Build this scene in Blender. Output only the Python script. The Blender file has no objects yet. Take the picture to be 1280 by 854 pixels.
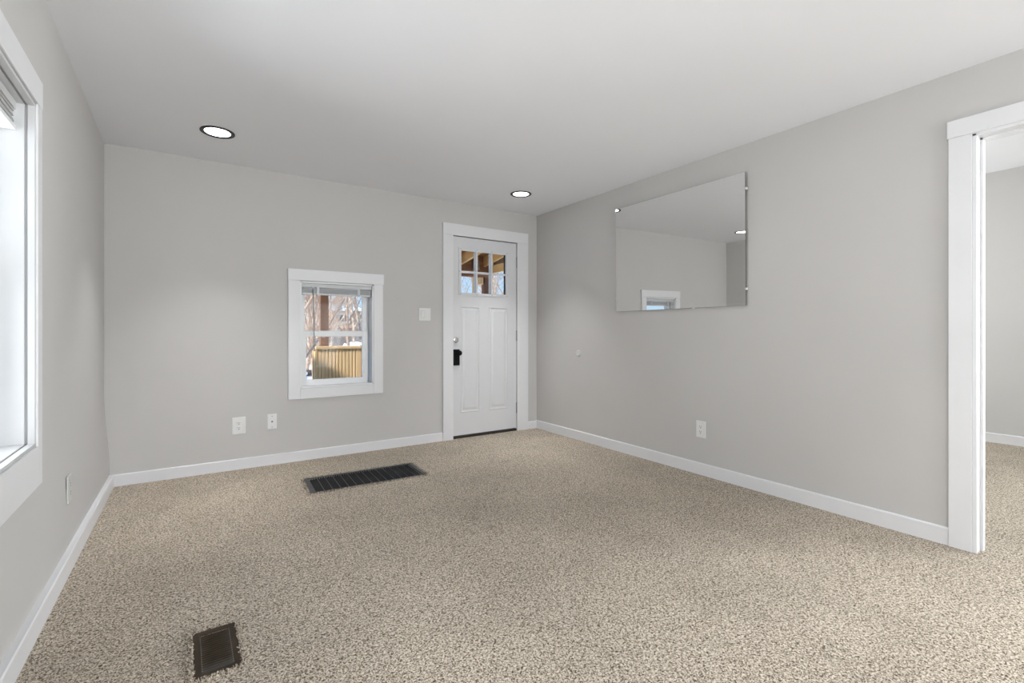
import bpy, bmesh, math, random
from mathutils import Vector, Matrix
PI = math.pi
C = bpy.context.scene
L = C.collection

# ------------------------------------------------------------------ camera, sky, light, exposure
FPX = 589.5
CAMH = 1.07
YAW = math.atan(390 / FPX)
cam = bpy.data.cameras.new('camera')
cam.sensor_width = 36
cam.lens = 36 * FPX / 1280
cam.shift_y = -(427 - 415) / 1280
cam.clip_start = 0.02
cam.clip_end = 500
co = bpy.data.objects.new('camera', cam)
co.location = (0, 0, CAMH)
co.rotation_euler = (PI / 2, 0, -YAW)
L.objects.link(co)
C.camera = co

C.view_settings.view_transform = 'Standard'
C.view_settings.look = 'None'
C.view_settings.gamma = 1
C.view_settings.use_curve_mapping = False
C.view_settings.exposure = 0.05

w = bpy.data.worlds.new('sky')
C.world = w
w.use_nodes = True
nt = w.node_tree
nt.nodes.clear()
wo = nt.nodes.new('ShaderNodeOutputWorld')
wb = nt.nodes.new('ShaderNodeBackground')
tc = nt.nodes.new('ShaderNodeTexCoord')
sx = nt.nodes.new('ShaderNodeSeparateXYZ')
cr = nt.nodes.new('ShaderNodeValToRGB')
cr.color_ramp.elements[0].position = 0.0
cr.color_ramp.elements[0].color = (0.62, 0.80, 0.98, 1)
cr.color_ramp.elements[1].position = 0.30
cr.color_ramp.elements[1].color = (0.26, 0.52, 0.95, 1)
nt.links.new(tc.outputs['Generated'], sx.inputs[0])
nt.links.new(sx.outputs['Z'], cr.inputs[0])
nt.links.new(cr.outputs[0], wb.inputs[0])
wb.inputs[1].default_value = 1.05
nt.links.new(wb.outputs[0], wo.inputs[0])

sun = bpy.data.lights.new('sun', 'SUN')
sun.energy = 6.2
sun.angle = 0.01
sun.color = (1, 0.95, 0.86)
so = bpy.data.objects.new('sun', sun)
sd = Vector((-0.75, -0.25, 0.60))            # towards the sun
so.rotation_euler = sd.to_track_quat('Z', 'Y').to_euler()
L.objects.link(so)


def area(name, loc, direction, sx_, sy_, watts, col=(1, 1, 1)):
    l = bpy.data.lights.new(name, 'AREA')
    l.shape = 'RECTANGLE'
    l.size = sx_
    l.size_y = sy_
    l.energy = watts
    l.color = col
    o = bpy.data.objects.new(name, l)
    o.location = loc
    o.rotation_euler = (-Vector(direction)).to_track_quat('Z', 'Y').to_euler()
    L.objects.link(o)
    return o


ROOMX0, ROOMX1, ROOMY1, ROOMY0 = -0.5, 3.135, 4.24, -2.6
CEIL = 2.365
# area lamps: daylight at the left window, the rest at unseen added windows
area('rear_fill', (2.15, ROOMY0 - 0.40, 1.0), (-1.0, 0.62, 0.34), 1.9, 1.5, 220, (0.975, 0.985, 1.0))  # added fill lamp behind the camera, at the added rear window
area('left_daylight', (-1.40, 2.5, 1.15), (1, 0.0, 0.12), 1.4, 1.3, 88, (0.975, 0.985, 1.0))
area('next_room_daylight', (5.3, 3.35, 1.45), (-0.25, -1, 0.1), 1.5, 1.3, 70, (0.975, 0.985, 1.0))
area('doorway_fill', (6.95, -2.05, 1.45), (-1, 0.58, 0.0), 1.5, 1.3, 210, (0.975, 0.985, 1.0))  # added fill lamp, brightens the left wall through the doorway


# ------------------------------------------------------------------ materials
def mat(name, col, rough=0.6, metal=0.0, spec=0.5, vary=0.0, vscale=8.0, bump=0.0, bscale=60.0, col2=None, emit=None, estr=0.0, stretch=None):
    m = bpy.data.materials.new(name)
    m.use_nodes = True
    n = m.node_tree.nodes
    k = m.node_tree.links
    b = n['Principled BSDF']
    b.inputs['Base Color'].default_value = (*col, 1)
    b.inputs['Roughness'].default_value = rough
    b.inputs['Metallic'].default_value = metal
    b.inputs['Specular IOR Level'].default_value = spec
    t = n.new('ShaderNodeTexCoord')
    mp = n.new('ShaderNodeMapping')
    k.new(t.outputs['Object'], mp.inputs[0])
    if stretch:
        mp.inputs['Scale'].default_value = stretch
    if vary > 0 or col2:
        nz = n.new('ShaderNodeTexNoise')
        nz.inputs['Scale'].default_value = vscale
        nz.inputs['Detail'].default_value = 5
        k.new(mp.outputs[0], nz.inputs[0])
        r = n.new('ShaderNodeValToRGB')
        r.color_ramp.elements[0].position = 0.3
        r.color_ramp.elements[1].position = 0.7
        c2 = col2 or tuple(c * (1 - vary) for c in col)
        r.color_ramp.elements[0].color = (*c2, 1)
        r.color_ramp.elements[1].color = (*col, 1)
        k.new(nz.outputs[0], r.inputs[0])
        k.new(r.outputs[0], b.inputs['Base Color'])
    if bump > 0:
        nb = n.new('ShaderNodeTexNoise')
        nb.inputs['Scale'].default_value = bscale
        nb.inputs['Detail'].default_value = 4
        k.new(mp.outputs[0], nb.inputs[0])
        bp = n.new('ShaderNodeBump')
        bp.inputs['Strength'].default_value = bump
        bp.inputs['Distance'].default_value = 0.01
        k.new(nb.outputs[0], bp.inputs['Height'])
        k.new(bp.outputs[0], b.inputs['Normal'])
    if emit:
        b.inputs['Emission Color'].default_value = (*emit, 1)
        b.inputs['Emission Strength'].default_value = estr
    return m


M_wall = mat('wall_paint', (0.616, 0.603, 0.588), 0.75, vary=0.03, vscale=1.6, bump=0.05, bscale=5, spec=0.3)
M_ceil = mat('ceiling_paint', (0.90, 0.903, 0.93), 0.85, vary=0.02, vscale=1.2, spec=0.2)
M_trim = mat('white_trim_paint', (0.81, 0.812, 0.826), 0.4, vary=0.02, vscale=5, bump=0.02, bscale=40)
M_door = mat('white_door_paint', (0.74, 0.745, 0.76), 0.4, vary=0.02, vscale=6)
M_vinyl = mat('white_vinyl', (0.85, 0.86, 0.87), 0.35, vary=0.01)
M_plate = mat('white_plastic', (0.84, 0.84, 0.83), 0.35, vary=0.01)
M_plate2 = mat('wall_coloured_plastic', (0.60, 0.595, 0.575), 0.45, vary=0.01)
M_hole = mat('dark_slot', (0.025, 0.025, 0.025), 0.7, vary=0.1)
M_blind = mat('grey_white_slat', (0.62, 0.63, 0.64), 0.4, vary=0.03)
M_black = mat('black_plastic', (0.006, 0.006, 0.007), 0.5, spec=0.15, vary=0.2)
M_blackm = mat('black_trim', (0.03, 0.03, 0.032), 0.5, vary=0.2)
M_silver = mat('brushed_silver', (0.62, 0.61, 0.6), 0.25, 1.0, vary=0.05, vscale=60)
M_hinge = mat('hinge_grey', (0.35, 0.35, 0.36), 0.35, 0.8, vary=0.1)
M_clip = mat('clear_clip', (0.72, 0.72, 0.70), 0.2, vary=0.01)
M_dgap = mat('threshold_dark', (0.03, 0.022, 0.016), 0.6, vary=0.3)
M_vent1 = mat('dark_grey_vent_metal', (0.020, 0.020, 0.022), 0.5, 0.0, spec=0.15, vary=0.7, vscale=7)
M_ventf = mat('grey_vent_frame', (0.075, 0.075, 0.078), 0.4, 0.5, vary=0.3, vscale=20)
M_vline = mat('vent_bar_edge', (0.16, 0.16, 0.165), 0.4, 0.5, vary=0.2, vscale=20)
M_brown = mat('brown_register_enamel', (0.050, 0.032, 0.018), 0.45, 0.0, spec=0.25, vary=0.35, vscale=30)
M_brownb = mat('register_fin', (0.085, 0.06, 0.038), 0.4, 0.2, vary=0.35, vscale=30)
M_duct = mat('duct_black', (0.006, 0.005, 0.004), 0.9, vary=0.1)
M_gold = mat('new_golden_lumber', (0.86, 0.62, 0.36), 0.7, col2=(0.74, 0.49, 0.25), vscale=3, stretch=(6, 6, 1))
M_goldh = mat('new_golden_rafter', (0.93, 0.62, 0.28), 0.7, col2=(0.82, 0.48, 0.17), vscale=2, stretch=(1, 1, 8))
M_brw = mat('brown_stained_post', (0.25, 0.12, 0.065), 0.7, col2=(0.14, 0.065, 0.035), vscale=3, stretch=(8, 8, .8))
M_beam = mat('brown_beam', (0.42, 0.20, 0.09), 0.7, col2=(0.22, 0.09, 0.04), vscale=3, stretch=(.8, 6, 6))
M_plank = mat('roof_plank', (0.85, 0.5, 0.2), 0.7, col2=(0.65, 0.34, 0.12), vscale=3, stretch=(.6, 6, 1))
M_snow = mat('snow', (0.90, 0.91, 0.93), 0.9, vary=0.06, vscale=2, bump=0.6, bscale=1.5)
M_bark = mat('sunlit_bark', (0.62, 0.44, 0.33), 0.9, col2=(0.30, 0.20, 0.14), vscale=9)
M_bark2 = mat('grey_bark', (0.60, 0.50, 0.42), 0.9, col2=(0.26, 0.19, 0.14), vscale=9)
M_fence = mat('weathered_fence', (0.42, 0.37, 0.33), 0.9, col2=(0.25, 0.21, 0.18), vscale=4, stretch=(5, 5, 1))
M_shingle = mat('brown_shingle', (0.42, 0.32, 0.26), 0.9, col2=(0.28, 0.20, 0.16), vscale=6)
M_darkglass = mat('dark_pane', (0.06, 0.07, 0.08), 0.1, vary=0.3, vscale=3)
M_siding = mat('tan_siding', (0.55, 0.35, 0.22), 0.8, vary=0.2, vscale=3)
M_rock = mat('dark_log', (0.12, 0.09, 0.08), 0.9, vary=0.4)
M_ext = mat('exterior_siding', (0.6, 0.6, 0.58), 0.7, vary=0.05)


def brick_mat():
    m = bpy.data.materials.new('brick')
    m.use_nodes = True
    n, k = m.node_tree.nodes, m.node_tree.links
    t = n.new('ShaderNodeTexCoord')
    mp = n.new('ShaderNodeMapping')
    mp.inputs['Rotation'].default_value = (PI / 2, 0, 0)
    b = n.new('ShaderNodeTexBrick')
    b.inputs['Color1'].default_value = (.48, .25, .17, 1)
    b.inputs['Color2'].default_value = (.40, .20, .13, 1)
    b.inputs['Mortar'].default_value = (.55, .5, .45, 1)
    b.inputs['Scale'].default_value = 3
    k.new(t.outputs['Object'], mp.inputs[0])
    k.new(mp.outputs[0], b.inputs[0])
    k.new(b.outputs[0], n['Principled BSDF'].inputs['Base Color'])
    n['Principled BSDF'].inputs['Roughness'].default_value = .9
    return m


M_brick = brick_mat()


def glass_mat():
    m = bpy.data.materials.new('window_glass')
    m.use_nodes = True
    n, k = m.node_tree.nodes, m.node_tree.links
    n.clear()
    o = n.new('ShaderNodeOutputMaterial')
    tr = n.new('ShaderNodeBsdfTransparent')
    tr.inputs[0].default_value = (0.97, 0.985, 0.98, 1)
    gl = n.new('ShaderNodeBsdfGlossy')
    gl.inputs['Roughness'].default_value = 0.02
    fr = n.new('ShaderNodeFresnel')
    fr.inputs[0].default_value = 1.10
    mx = n.new('ShaderNodeMixShader')
    k.new(fr.outputs[0], mx.inputs[0])
    k.new(tr.outputs[0], mx.inputs[1])
    k.new(gl.outputs[0], mx.inputs[2])
    k.new(mx.outputs[0], o.inputs[0])
    return m


M_glass = glass_mat()
M_mirror = mat('mirror_silvering', (0.90, 0.905, 0.90), 0.004, 1.0)
M_medge = mat('mirror_edge', (0.10, 0.105, 0.10), 0.3, vary=0.2)
M_lens = mat('lamp_lens', (1, 1, 1), 0.5, emit=(1, 0.99, 0.97), estr=6.0)


def carpet_mat():
    m = bpy.data.materials.new('beige_frieze_carpet')
    m.use_nodes = True
    n, k = m.node_tree.nodes, m.node_tree.links
    b = n['Principled BSDF']
    b.inputs['Roughness'].default_value = 1.0
    b.inputs['Specular IOR Level'].default_value = 0.05
    t = n.new('ShaderNodeTexCoord')
    nz = n.new('ShaderNodeTexNoise')
    nz.inputs['Scale'].default_value = 160
    nz.inputs['Detail'].default_value = 1.5
    nz.inputs['Roughness'].default_value = 0.6
    nz.inputs['Distortion'].default_value = 1.2
    k.new(t.outputs['Object'], nz.inputs[0])
    r = n.new('ShaderNodeValToRGB')
    e = r.color_ramp.elements
    e[0].position = 0.38
    e[0].color = (0.10, 0.075, 0.05, 1)
    e[1].position = 0.60
    e[1].color = (0.80, 0.715, 0.605, 1)
    x = e.new(0.47)
    x.color = (0.415, 0.348, 0.266, 1)
    k.new(nz.outputs[0], r.inputs[0])
    # broad pile-direction mottling
    n2 = n.new('ShaderNodeTexNoise')
    n2.inputs['Scale'].default_value = 2.2
    n2.inputs['Detail'].default_value = 3
    k.new(t.outputs['Object'], n2.inputs[0])
    mr = n.new('ShaderNodeMapRange')
    mr.inputs[1].default_value = 0.3
    mr.inputs[2].default_value = 0.7
    mr.inputs[3].default_value = 0.90
    mr.inputs[4].default_value = 1.06
    k.new(n2.outputs[0], mr.inputs[0])
    mul = n.new('ShaderNodeVectorMath')
    mul.operation = 'SCALE'
    k.new(r.outputs[0], mul.inputs[0])
    k.new(mr.outputs[0], mul.inputs['Scale'])
    k.new(mul.outputs[0], b.inputs['Base Color'])
    bp = n.new('ShaderNodeBump')
    bp.inputs['Strength'].default_value = 0.9
    bp.inputs['Distance'].default_value = 0.006
    k.new(nz.outputs[0], bp.inputs['Height'])
    k.new(bp.outputs[0], b.inputs['Normal'])
    return m


M_carpet = carpet_mat()


# ------------------------------------------------------------------ mesh helpers
def bx(bm, x0, x1, y0, y1, z0, z1, bev=0.0):
    r = bmesh.ops.create_cube(bm, size=1)
    vs = r['verts']
    for v in vs:
        v.co = Vector(((x0 + x1) / 2 + v.co.x * (x1 - x0), (y0 + y1) / 2 + v.co.y * (y1 - y0), (z0 + z1) / 2 + v.co.z * (z1 - z0)))
    if bev > 0:
        es = list({e for v in vs for e in v.link_edges})
        bmesh.ops.bevel(bm, geom=es, offset=bev, segments=2, affect='EDGES', profile=0.6)


def cyl(bm, p0, p1, r0, r1=None, seg=20, caps=True):
    p0, p1 = Vector(p0), Vector(p1)
    r1 = r0 if r1 is None else r1
    d = p1 - p0
    mtx = Matrix.Translation((p0 + p1) / 2) @ d.to_track_quat('Z', 'Y').to_matrix().to_4x4()
    bmesh.ops.create_cone(bm, cap_ends=caps, segments=seg, radius1=r0, radius2=r1, depth=d.length, matrix=mtx)


def lathe(bm, prof, org, axis='Z', seg=48):
    """prof: list of (radius, height)"""
    rings = []
    org = Vector(org)
    for r, h in prof:
        ring = []
        for i in range(seg):
            a = 2 * PI * i / seg
            if axis == 'Z':
                p = Vector((r * math.cos(a), r * math.sin(a), h))
            elif axis == 'Y':
                p = Vector((r * math.cos(a), h, r * math.sin(a)))
            else:
                p = Vector((h, r * math.cos(a), r * math.sin(a)))
            ring.append(bm.verts.new(org + p))
        rings.append(ring)
    for a, b in zip(rings, rings[1:]):
        for i in range(seg):
            bm.faces.new((a[i], a[(i + 1) % seg], b[(i + 1) % seg], b[i]))
    return rings


def obj(name, bm, m, parent=None, smooth=False):
    bmesh.ops.recalc_face_normals(bm, faces=bm.faces[:])
    me = bpy.data.meshes.new(name)
    bm.to_mesh(me)
    bm.free()
    me.materials.append(m)
    if smooth:
        for p in me.polygons:
            p.use_smooth = True
    o = bpy.data.objects.new(name, me)
    L.objects.link(o)
    if parent:
        o.parent = parent
    return o


def one(name, m, parent, *boxes, bev=0.0, smooth=False):
    bm = bmesh.new()
    for b in boxes:
        bx(bm, *b, bev=bev)
    return obj(name, bm, m, parent, smooth)


def thing(name, label, cat, loc=(0, 0, 0), group=None, kind=None, rot=None):
    o = bpy.data.objects.new(name, None)
    o.empty_display_size = 0.1
    o.location = loc
    if rot:
        o.rotation_euler = rot
    L.objects.link(o)
    return tag(o, label, cat, group, kind)


def tag(o, label, cat, group=None, kind=None):
    if label:
        o['label'] = label
    if cat:
        o['category'] = cat
    if group:
        o['group'] = group
    if kind:
        o['kind'] = kind
    return o


def struct(name, bm, m, label, cat):
    return tag(obj(name, bm, m), label, cat, kind='structure')


def copy_tree(o, parent=None):
    c = o.copy()
    L.objects.link(c)
    c.parent = parent
    for ch in list(o.children):
        copy_tree(ch, c)
    return c


# ------------------------------------------------------------------ the shell
# carpeted floor, one run through the doorway, with two duct holes left open under the vents
HOLES = [(0.636, 1.402, 3.318, 3.652), (0.0, 0.095, 1.765, 1.98)]
VX = sorted({-0.75, 6.6, *[h[0] for h in HOLES], *[h[1] for h in HOLES]})
VY = sorted({-2.75, 4.42, *[h[2] for h in HOLES], *[h[3] for h in HOLES]})
bm = bmesh.new()
gv = {(i, j): bm.verts.new((x, y, 0)) for i, x in enumerate(VX) for j, y in enumerate(VY)}
for i in range(len(VX) - 1):
    for j in range(len(VY) - 1):
        cx_, cy_ = (VX[i] + VX[i + 1]) / 2, (VY[j] + VY[j + 1]) / 2
        if any(h[0] < cx_ < h[1] and h[2] < cy_ < h[3] for h in HOLES):
            continue
        bm.faces.new((gv[i, j], gv[i + 1, j], gv[i + 1, j + 1], gv[i, j + 1]))
struct('floor', bm, M_carpet, 'beige and brown flecked frieze carpet running wall to wall', 'carpet')


# back wall with window and door openings
WX0, WX1, WZ0, WZ1 = 0.693, 1.303, 0.602, 1.492       # back window opening
DX0, DX1, DZ1 = 2.075, 2.885, 2.055                   # front door rough opening


def wall_rects(holes, u0, u1, z0, z1):
    """rectangles (u0,u1,z0,z1) that fill a wall around its holes"""
    us = sorted({u0, u1, *[h[0] for h in holes], *[h[1] for h in holes]})
    out = []
    for a, b in zip(us, us[1:]):
        m = (a + b) / 2
        hs = sorted([(h[2], h[3]) for h in holes if h[0] < m < h[1]])
        z = z0
        for h0, h1 in hs:
            if h0 > z:
                out.append((a, b, z, h0))
            z = h1
        if z < z1:
            out.append((a, b, z, z1))
    return out


bm = bmesh.new()
for a, b, z0, z1 in wall_rects([(WX0, WX1, WZ0, WZ1), (DX0, DX1, -0.02, DZ1)], -0.75, 3.3, -0.02, 2.75):
    bx(bm, a, b, ROOMY1, ROOMY1 + 0.16, z0, z1)
struct('wall_back', bm, M_wall, 'greige painted back wall holding the small window and the front door', 'wall')

# right wall with the doorway to the next room
OY0, OY1, OZ1 = -0.16, 0.668, 2.03
bm = bmesh.new()
for a, b, z0, z1 in wall_rects([(OY0 - 0.01, OY1 + 0.012, -0.02, OZ1 + 0.012)], -2.75, ROOMY1, -0.02, 2.75):
    bx(bm, ROOMX1, ROOMX1 + 0.125, a, b, z0, z1)
struct('wall_right', bm, M_wall, 'long greige painted right wall with the frameless mirror', 'wall')

# left wall: leans back a little and swells out towards the baseboard, as old plaster does
LY0, LY1, LZ0, LZ1 = 1.30, 2.325, 0.665, 1.877


def left_x(y, z):
    top = -0.44 - 0.0255 * y
    bot = -0.473 - 0.011 * y
    t = min(1, max(0, (0.62 - z) / 0.5))
    t = t * t * (3 - 2 * t)
    return top + (bot - top) * t if y > 1 else top


bm = bmesh.new()
ys = [-2.75, -1, 0, 0.9, LY0] + [LY0 + (LY1 - LY0) * i / 6 for i in range(1, 7)] + [2.55, 2.75, 3, 3.25, 3.5, 3.75, 4, 4.3]
zs = [-0.02, 0.05, 0.1, 0.17, 0.24, 0.31, 0.38, 0.45, 0.52, 0.59, LZ0, 0.9, 1.3, LZ1, 2.1, 2.45]
g = [[bm.verts.new((left_x(y, z), y, z)) for z in zs] for y in ys]
g2 = [[bm.verts.new((-0.72, y, z)) for z in zs] for y in ys]
for i in range(len(ys) - 1):
    for j in range(len(zs) - 1):
        if LY0 - 1e-6 <= ys[i] and ys[i + 1] <= LY1 + 1e-6 and LZ0 - 1e-6 <= zs[j] and zs[j + 1] <= LZ1 + 1e-6:
            continue
        bm.faces.new((g[i][j], g[i + 1][j], g[i + 1][j + 1], g[i][j + 1]))
        bm.faces.new((g2[i][j], g2[i][j + 1], g2[i + 1][j + 1], g2[i + 1][j]))
struct('wall_left', bm, M_wall, 'greige painted left wall with a tall cased window', 'wall')

# rear wall behind the camera with an added wide window
bm = bmesh.new()
for a, b, z0, z1 in wall_rects([(0.6, 3.0, 0.75, 2.1)], -0.75, 6.6, -0.02, 2.75):
    bx(bm, a, b, ROOMY0 - 0.15, ROOMY0, z0, z1)
struct('wall_rear', bm, M_wall, 'greige wall behind the camera with an added wide window', 'wall')

bm = bmesh.new()
bx(bm, -0.75, ROOMX1 + 0.06, -2.7, ROOMY1 + 0.1, CEIL, CEIL + 0.04)
struct('ceiling', bm, M_ceil, 'smooth white ceiling of the main room', 'ceiling')

# next room beyond the doorway
bm = bmesh.new()
for a, b, z0, z1 in wall_rects([(-2.55, -0.95, 0.8, 2.1)], -2.75, 4.4, -0.02, 2.75):
    bx(bm, 6.41, 6.55, a, b, z0, z1)
struct('wall_beyond', bm, M_wall, 'greige wall of the room seen through the right doorway', 'wall')
bm = bmesh.new()
bx(bm, ROOMX1 + 0.06, 6.55, -2.75, 4.4, 2.62, 2.68)
struct('ceiling_beyond', bm, M_ceil, 'white ceiling of the room seen through the right doorway', 'ceiling')
bm = bmesh.new()
for a, b, z0, z1 in wall_rects([(4.6, 6.0, 0.8, 2.1)], 3.28, 6.5, -0.02, 2.65):
    bx(bm, a, b, 3.1, 3.2, z0, z1)
struct('wall_partition', bm, M_wall, 'greige end wall of the next room', 'wall')


def baseboard_run(name, pts, h, t, label):
    """pts: list of (x,y) along the wall face, board grows to the left of travel direction"""
    bm = bmesh.new()
    P = [Vector((x, y, 0)) for x, y in pts]
    rows = []
    for i, p in enumerate(P):
        d = (P[min(i + 1, len(P) - 1)] - P[max(i - 1, 0)]).normalized()
        nrm = Vector((-d.y, d.x, 0))
        prof = [(0, -0.01), (t, -0.01), (t, h - 0.006), (t - 0.004, h), (0, h)]
        rows.append([bm.verts.new(p + nrm * a + Vector((0, 0, b))) for a, b in prof])
    for a, b in zip(rows, rows[1:]):
        for k in range(5):
            bm.faces.new((a[k], a[(k + 1) % 5], b[(k + 1) % 5], b[k]))
    bm.faces.new(rows[0])
    bm.faces.new(rows[-1])
    return struct(name, bm, M_trim, label, 'baseboard')


baseboard_run('baseboard_back', [(1.985, ROOMY1), (-0.53, ROOMY1)], 0.082, 0.013, 'white baseboard along the back wall left of the front door')
baseboard_run('baseboard_corner', [(ROOMX1, ROOMY1), (3.006, ROOMY1)], 0.082, 0.013, 'short white baseboard between the front door and the right corner')
baseboard_run('baseboard_right', [(ROOMX1, 0.762), (ROOMX1, ROOMY1)], 0.088, 0.013, 'white baseboard along the long right wall')
baseboard_run('baseboard_left', [(left_x(y, 0.04) - 0.002, y) for y in (4.235, 3.6, 3, 2.4, 1.8, 1.2)], 0.084, 0.027, 'white baseboard along the left wall under the tall window')
baseboard_run('baseboard_beyond', [(6.41, -2.5), (6.41, 3.1)], 0.09, 0.013, 'white baseboard of the next room seen through the doorway')

# ------------------------------------------------------------------ back window (window_1)
Y0 = ROOMY1
win = thing('window_1', 'small white double-hung window with flat casing in the back wall', 'window', (0, Y0, WZ0), kind='structure')
win_inv = Matrix.Translation((0, -Y0, -WZ0))


def local(o, root):
    """geometry was written in world space: keep it there under its root"""
    o.matrix_parent_inverse = Matrix.Translation(root.location).inverted() if not root.rotation_euler.x and not root.rotation_euler.y and not root.rotation_euler.z else root.matrix_basis.inverted()
    return o


def part(name, m, root, *boxes, bev=0.0, smooth=False):
    return local(one(name, m, root, *boxes, bev=bev, smooth=smooth), root)


part('window_casing', M_trim, win,
     (0.602, WX0, Y0 - 0.019, Y0, 0.515, WZ1 + 0.004),
     (WX1, 1.388, Y0 - 0.019, Y0, 0.515, WZ1 + 0.004), bev=0.0015)
part('window_casing', M_trim, win, (0.600, 1.394, Y0 - 0.022, Y0, WZ1 + 0.0045, 1.590), bev=0.0015)
part('window_casing', M_trim, win, (WX0 + .0005, WX1 - .0005, Y0 - 0.019, Y0, 0.515, WZ0 - 0.001), bev=0.0015)
part('window_frame', M_vinyl, win,
     (WX0, WX0 + 0.012, Y0 - 0.012, Y0 + 0.16, WZ0, WZ1), (WX1 - 0.012, WX1, Y0 - 0.012, Y0 + 0.16, WZ0, WZ1),
     (WX0, WX1, Y0 - 0.012, Y0 + 0.16, WZ1 - 0.012, WZ1), (WX0, WX1, Y0 - 0.012, Y0 + 0.16, WZ0, WZ0 + 0.012),
     (WX1 - 0.045, WX1 - 0.012, Y0 + 0.10, Y0 + 0.16, WZ0, WZ1), (WX0 + 0.012, WX0 + 0.03, Y0 + 0.10, Y0 + 0.16, WZ0, WZ1), bev=0.0015)


def sash(name, x0, x1, y0, y1, z0, z1, st, rb, rt_, root):
    b = part(name, M_vinyl, root, (x0, x0 + st, y0, y1, z0, z1), (x1 - st, x1, y0, y1, z0, z1),
             (x0 + st, x1 - st, y0, y1, z0, z0 + rb), (x0 + st, x1 - st, y0, y1, z1 - rt_, z1), bev=0.002)
    ym = (y0 + y1) / 2
    gl = one('window_pane', M_glass, b, (x0 + st - .003, x1 - st + .003, ym - .002, ym + .002, z0 + rb - .003, z1 - rt_ + .003))
    return b


us = sash('upper_sash', WX0 + 0.0125, WX1 - 0.035, Y0 + 0.085, Y0 + 0.11, 1.045, WZ1 - 0.012, 0.038, 0.035, 0.03, win)
ls = sash('lower_sash', WX0 + 0.0125, WX1 - 0.035, Y0 + 0.05, Y0 + 0.082, WZ0 + 0.012, 1.075, 0.045, 0.05, 0.045, win)
bm = bmesh.new()
bx(bm, 0.97, 1.03, Y0 + 0.052, Y0 + 0.078, 1.074, 1.082, bev=.002)
cyl(bm, (1.0, Y0 + 0.065, 1.08), (1.0, Y0 + 0.065, 1.092), 0.012)
bx(bm, 0.985, 1.035, Y0 + 0.055, Y0 + 0.063, 1.085, 1.094, bev=.002)
obj('sash_lock', bm, M_vinyl, ls)

# raised blind in the back window
bl = thing('window_blind', 'white mini blind raised at the top of the small back window', 'blind', (1.0, Y0 + 0.03, 1.48))
part('headrail', M_blind, bl, (WX0 + 0.014, WX1 - 0.014, Y0 + 0.008, Y0 + 0.045, 1.447, 1.479), bev=0.002)
bm = bmesh.new()
for i in range(7):
    z = 1.402 + i * 0.006
    vs = []
    for k, (dy, dz) in enumerate([(0.006, -0.0012), (0.016, 0.0012), (0.027, 0.0018), (0.038, 0.0012), (0.048, -0.0012)]):
        vs.append([bm.verts.new((x, Y0 + dy, z + dz + q)) for x in (WX0 + 0.017, WX1 - 0.022) for q in (0, 0.0028)])
    for a, b in zip(vs, vs[1:]):
        bm.faces.new((a[0], a[2], b[2], b[0]))
        bm.faces.new((a[1], a[3], b[3], b[1]))
        bm.faces.new((a[0], a[1], b[1], b[0]))
        bm.faces.new((a[2], a[3], b[3], b[2]))
    bm.faces.new((vs[0][0], vs[0][2], vs[0][3], vs[0][1]))
    bm.faces.new((vs[-1][0], vs[-1][2], vs[-1][3], vs[-1][1]))
local(obj('slat_stack', bm, M_blind, bl), bl)
part('bottom_rail', M_blind, bl, (WX0 + 0.017, WX1 - 0.022, Y0 + 0.008, Y0 + 0.046, 1.384, 1.399), bev=0.002)
for x in (0.835, 1.175):
    part('ladder_clip', M_blind, bl, (x - 0.011, x + 0.011, Y0 + 0.0025, Y0 + 0.0065, 1.392, 1.450), bev=0.001)
bm = bmesh.new()
cyl(bm, (0.795, Y0 + 0.002, 1.436), (0.806, Y0 + 0.002, 0.93), 0.0042, seg=8)
cyl(bm, (0.806, Y0 + 0.002, 0.93), (0.806, Y0 + 0.002, 0.905), 0.006, 0.005, seg=8)
local(obj('tilt_wand', bm, mat('clear_grey_wand', (0.33, 0.34, 0.36), 0.3, vary=.05), bl, True), bl)
part('wand_hook', M_blind, bl, (0.789, 0.801, Y0, Y0 + 0.009, 1.434, 1.447), bev=0.001)

# ------------------------------------------------------------------ left window (window_2)
win2 = thing('window_2', 'tall white cased window at the left edge beside the camera', 'window', (-0.5, 1.9, LZ0), kind='structure')


def lbox(bm, d0, d1, y0, y1, z0, z1, bev=0.0015):
    """box in the left wall's frame: d = distance out of the wall face into the room"""
    n0 = len(bm.verts)
    bx(bm, d0, d1, y0, y1, z0, z1, bev=bev)
    bm.verts.ensure_lookup_table()
    for v in bm.verts[n0:]:
        v.co.x += -0.44 - 0.0255 * v.co.y


def lpart(name, m, root, *boxes, bev=0.0015):
    bm = bmesh.new()
    for b in boxes:
        lbox(bm, *b, bev=bev)
    return local(obj(name, bm, m, root), root)


lpart('window_casing', M_trim, win2, (0, 0.02, LY1, LY1 + .062, 0.52, LZ1 + 0.002), (0, 0.02, LY0 - .08, LY0, 0.51, LZ1 + .002))
lpart('window_casing', M_trim, win2, (0, 0.021, LY0 - .085, LY1 + .067, LZ1 + 0.0025, 1.978))
lpart('window_casing', M_trim, win2, (0, 0.02, LY0 + .0005, LY1 - .0005, 0.52, LZ0 - 0.001))
M_frame2 = mat('dimmed_white_frame', (0.64, 0.64, 0.645), 0.5, vary=.03)  # white frame, base colour lowered to offset the bright window light
lpart('window_frame', M_frame2, win2,
      (-0.005, 0.014, LY1 - 0.012, LY1, LZ0, LZ1), (-0.18, -0.013, LY1 - 0.012, LY1, LZ0, LZ1),
      (-0.18, 0.014, LY0, LY0 + 0.012, LZ0, LZ1),
      (-0.005, 0.014, LY0, LY1, LZ1 - 0.012, LZ1), (-0.18, -0.013, LY0, LY1, LZ1 - 0.012, LZ1),
      (-0.005, 0.014, LY0, LY1, LZ0, LZ0 + 0.012), (-0.18, -0.013, LY0, LY1, LZ0, LZ0 + 0.012))
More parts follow.
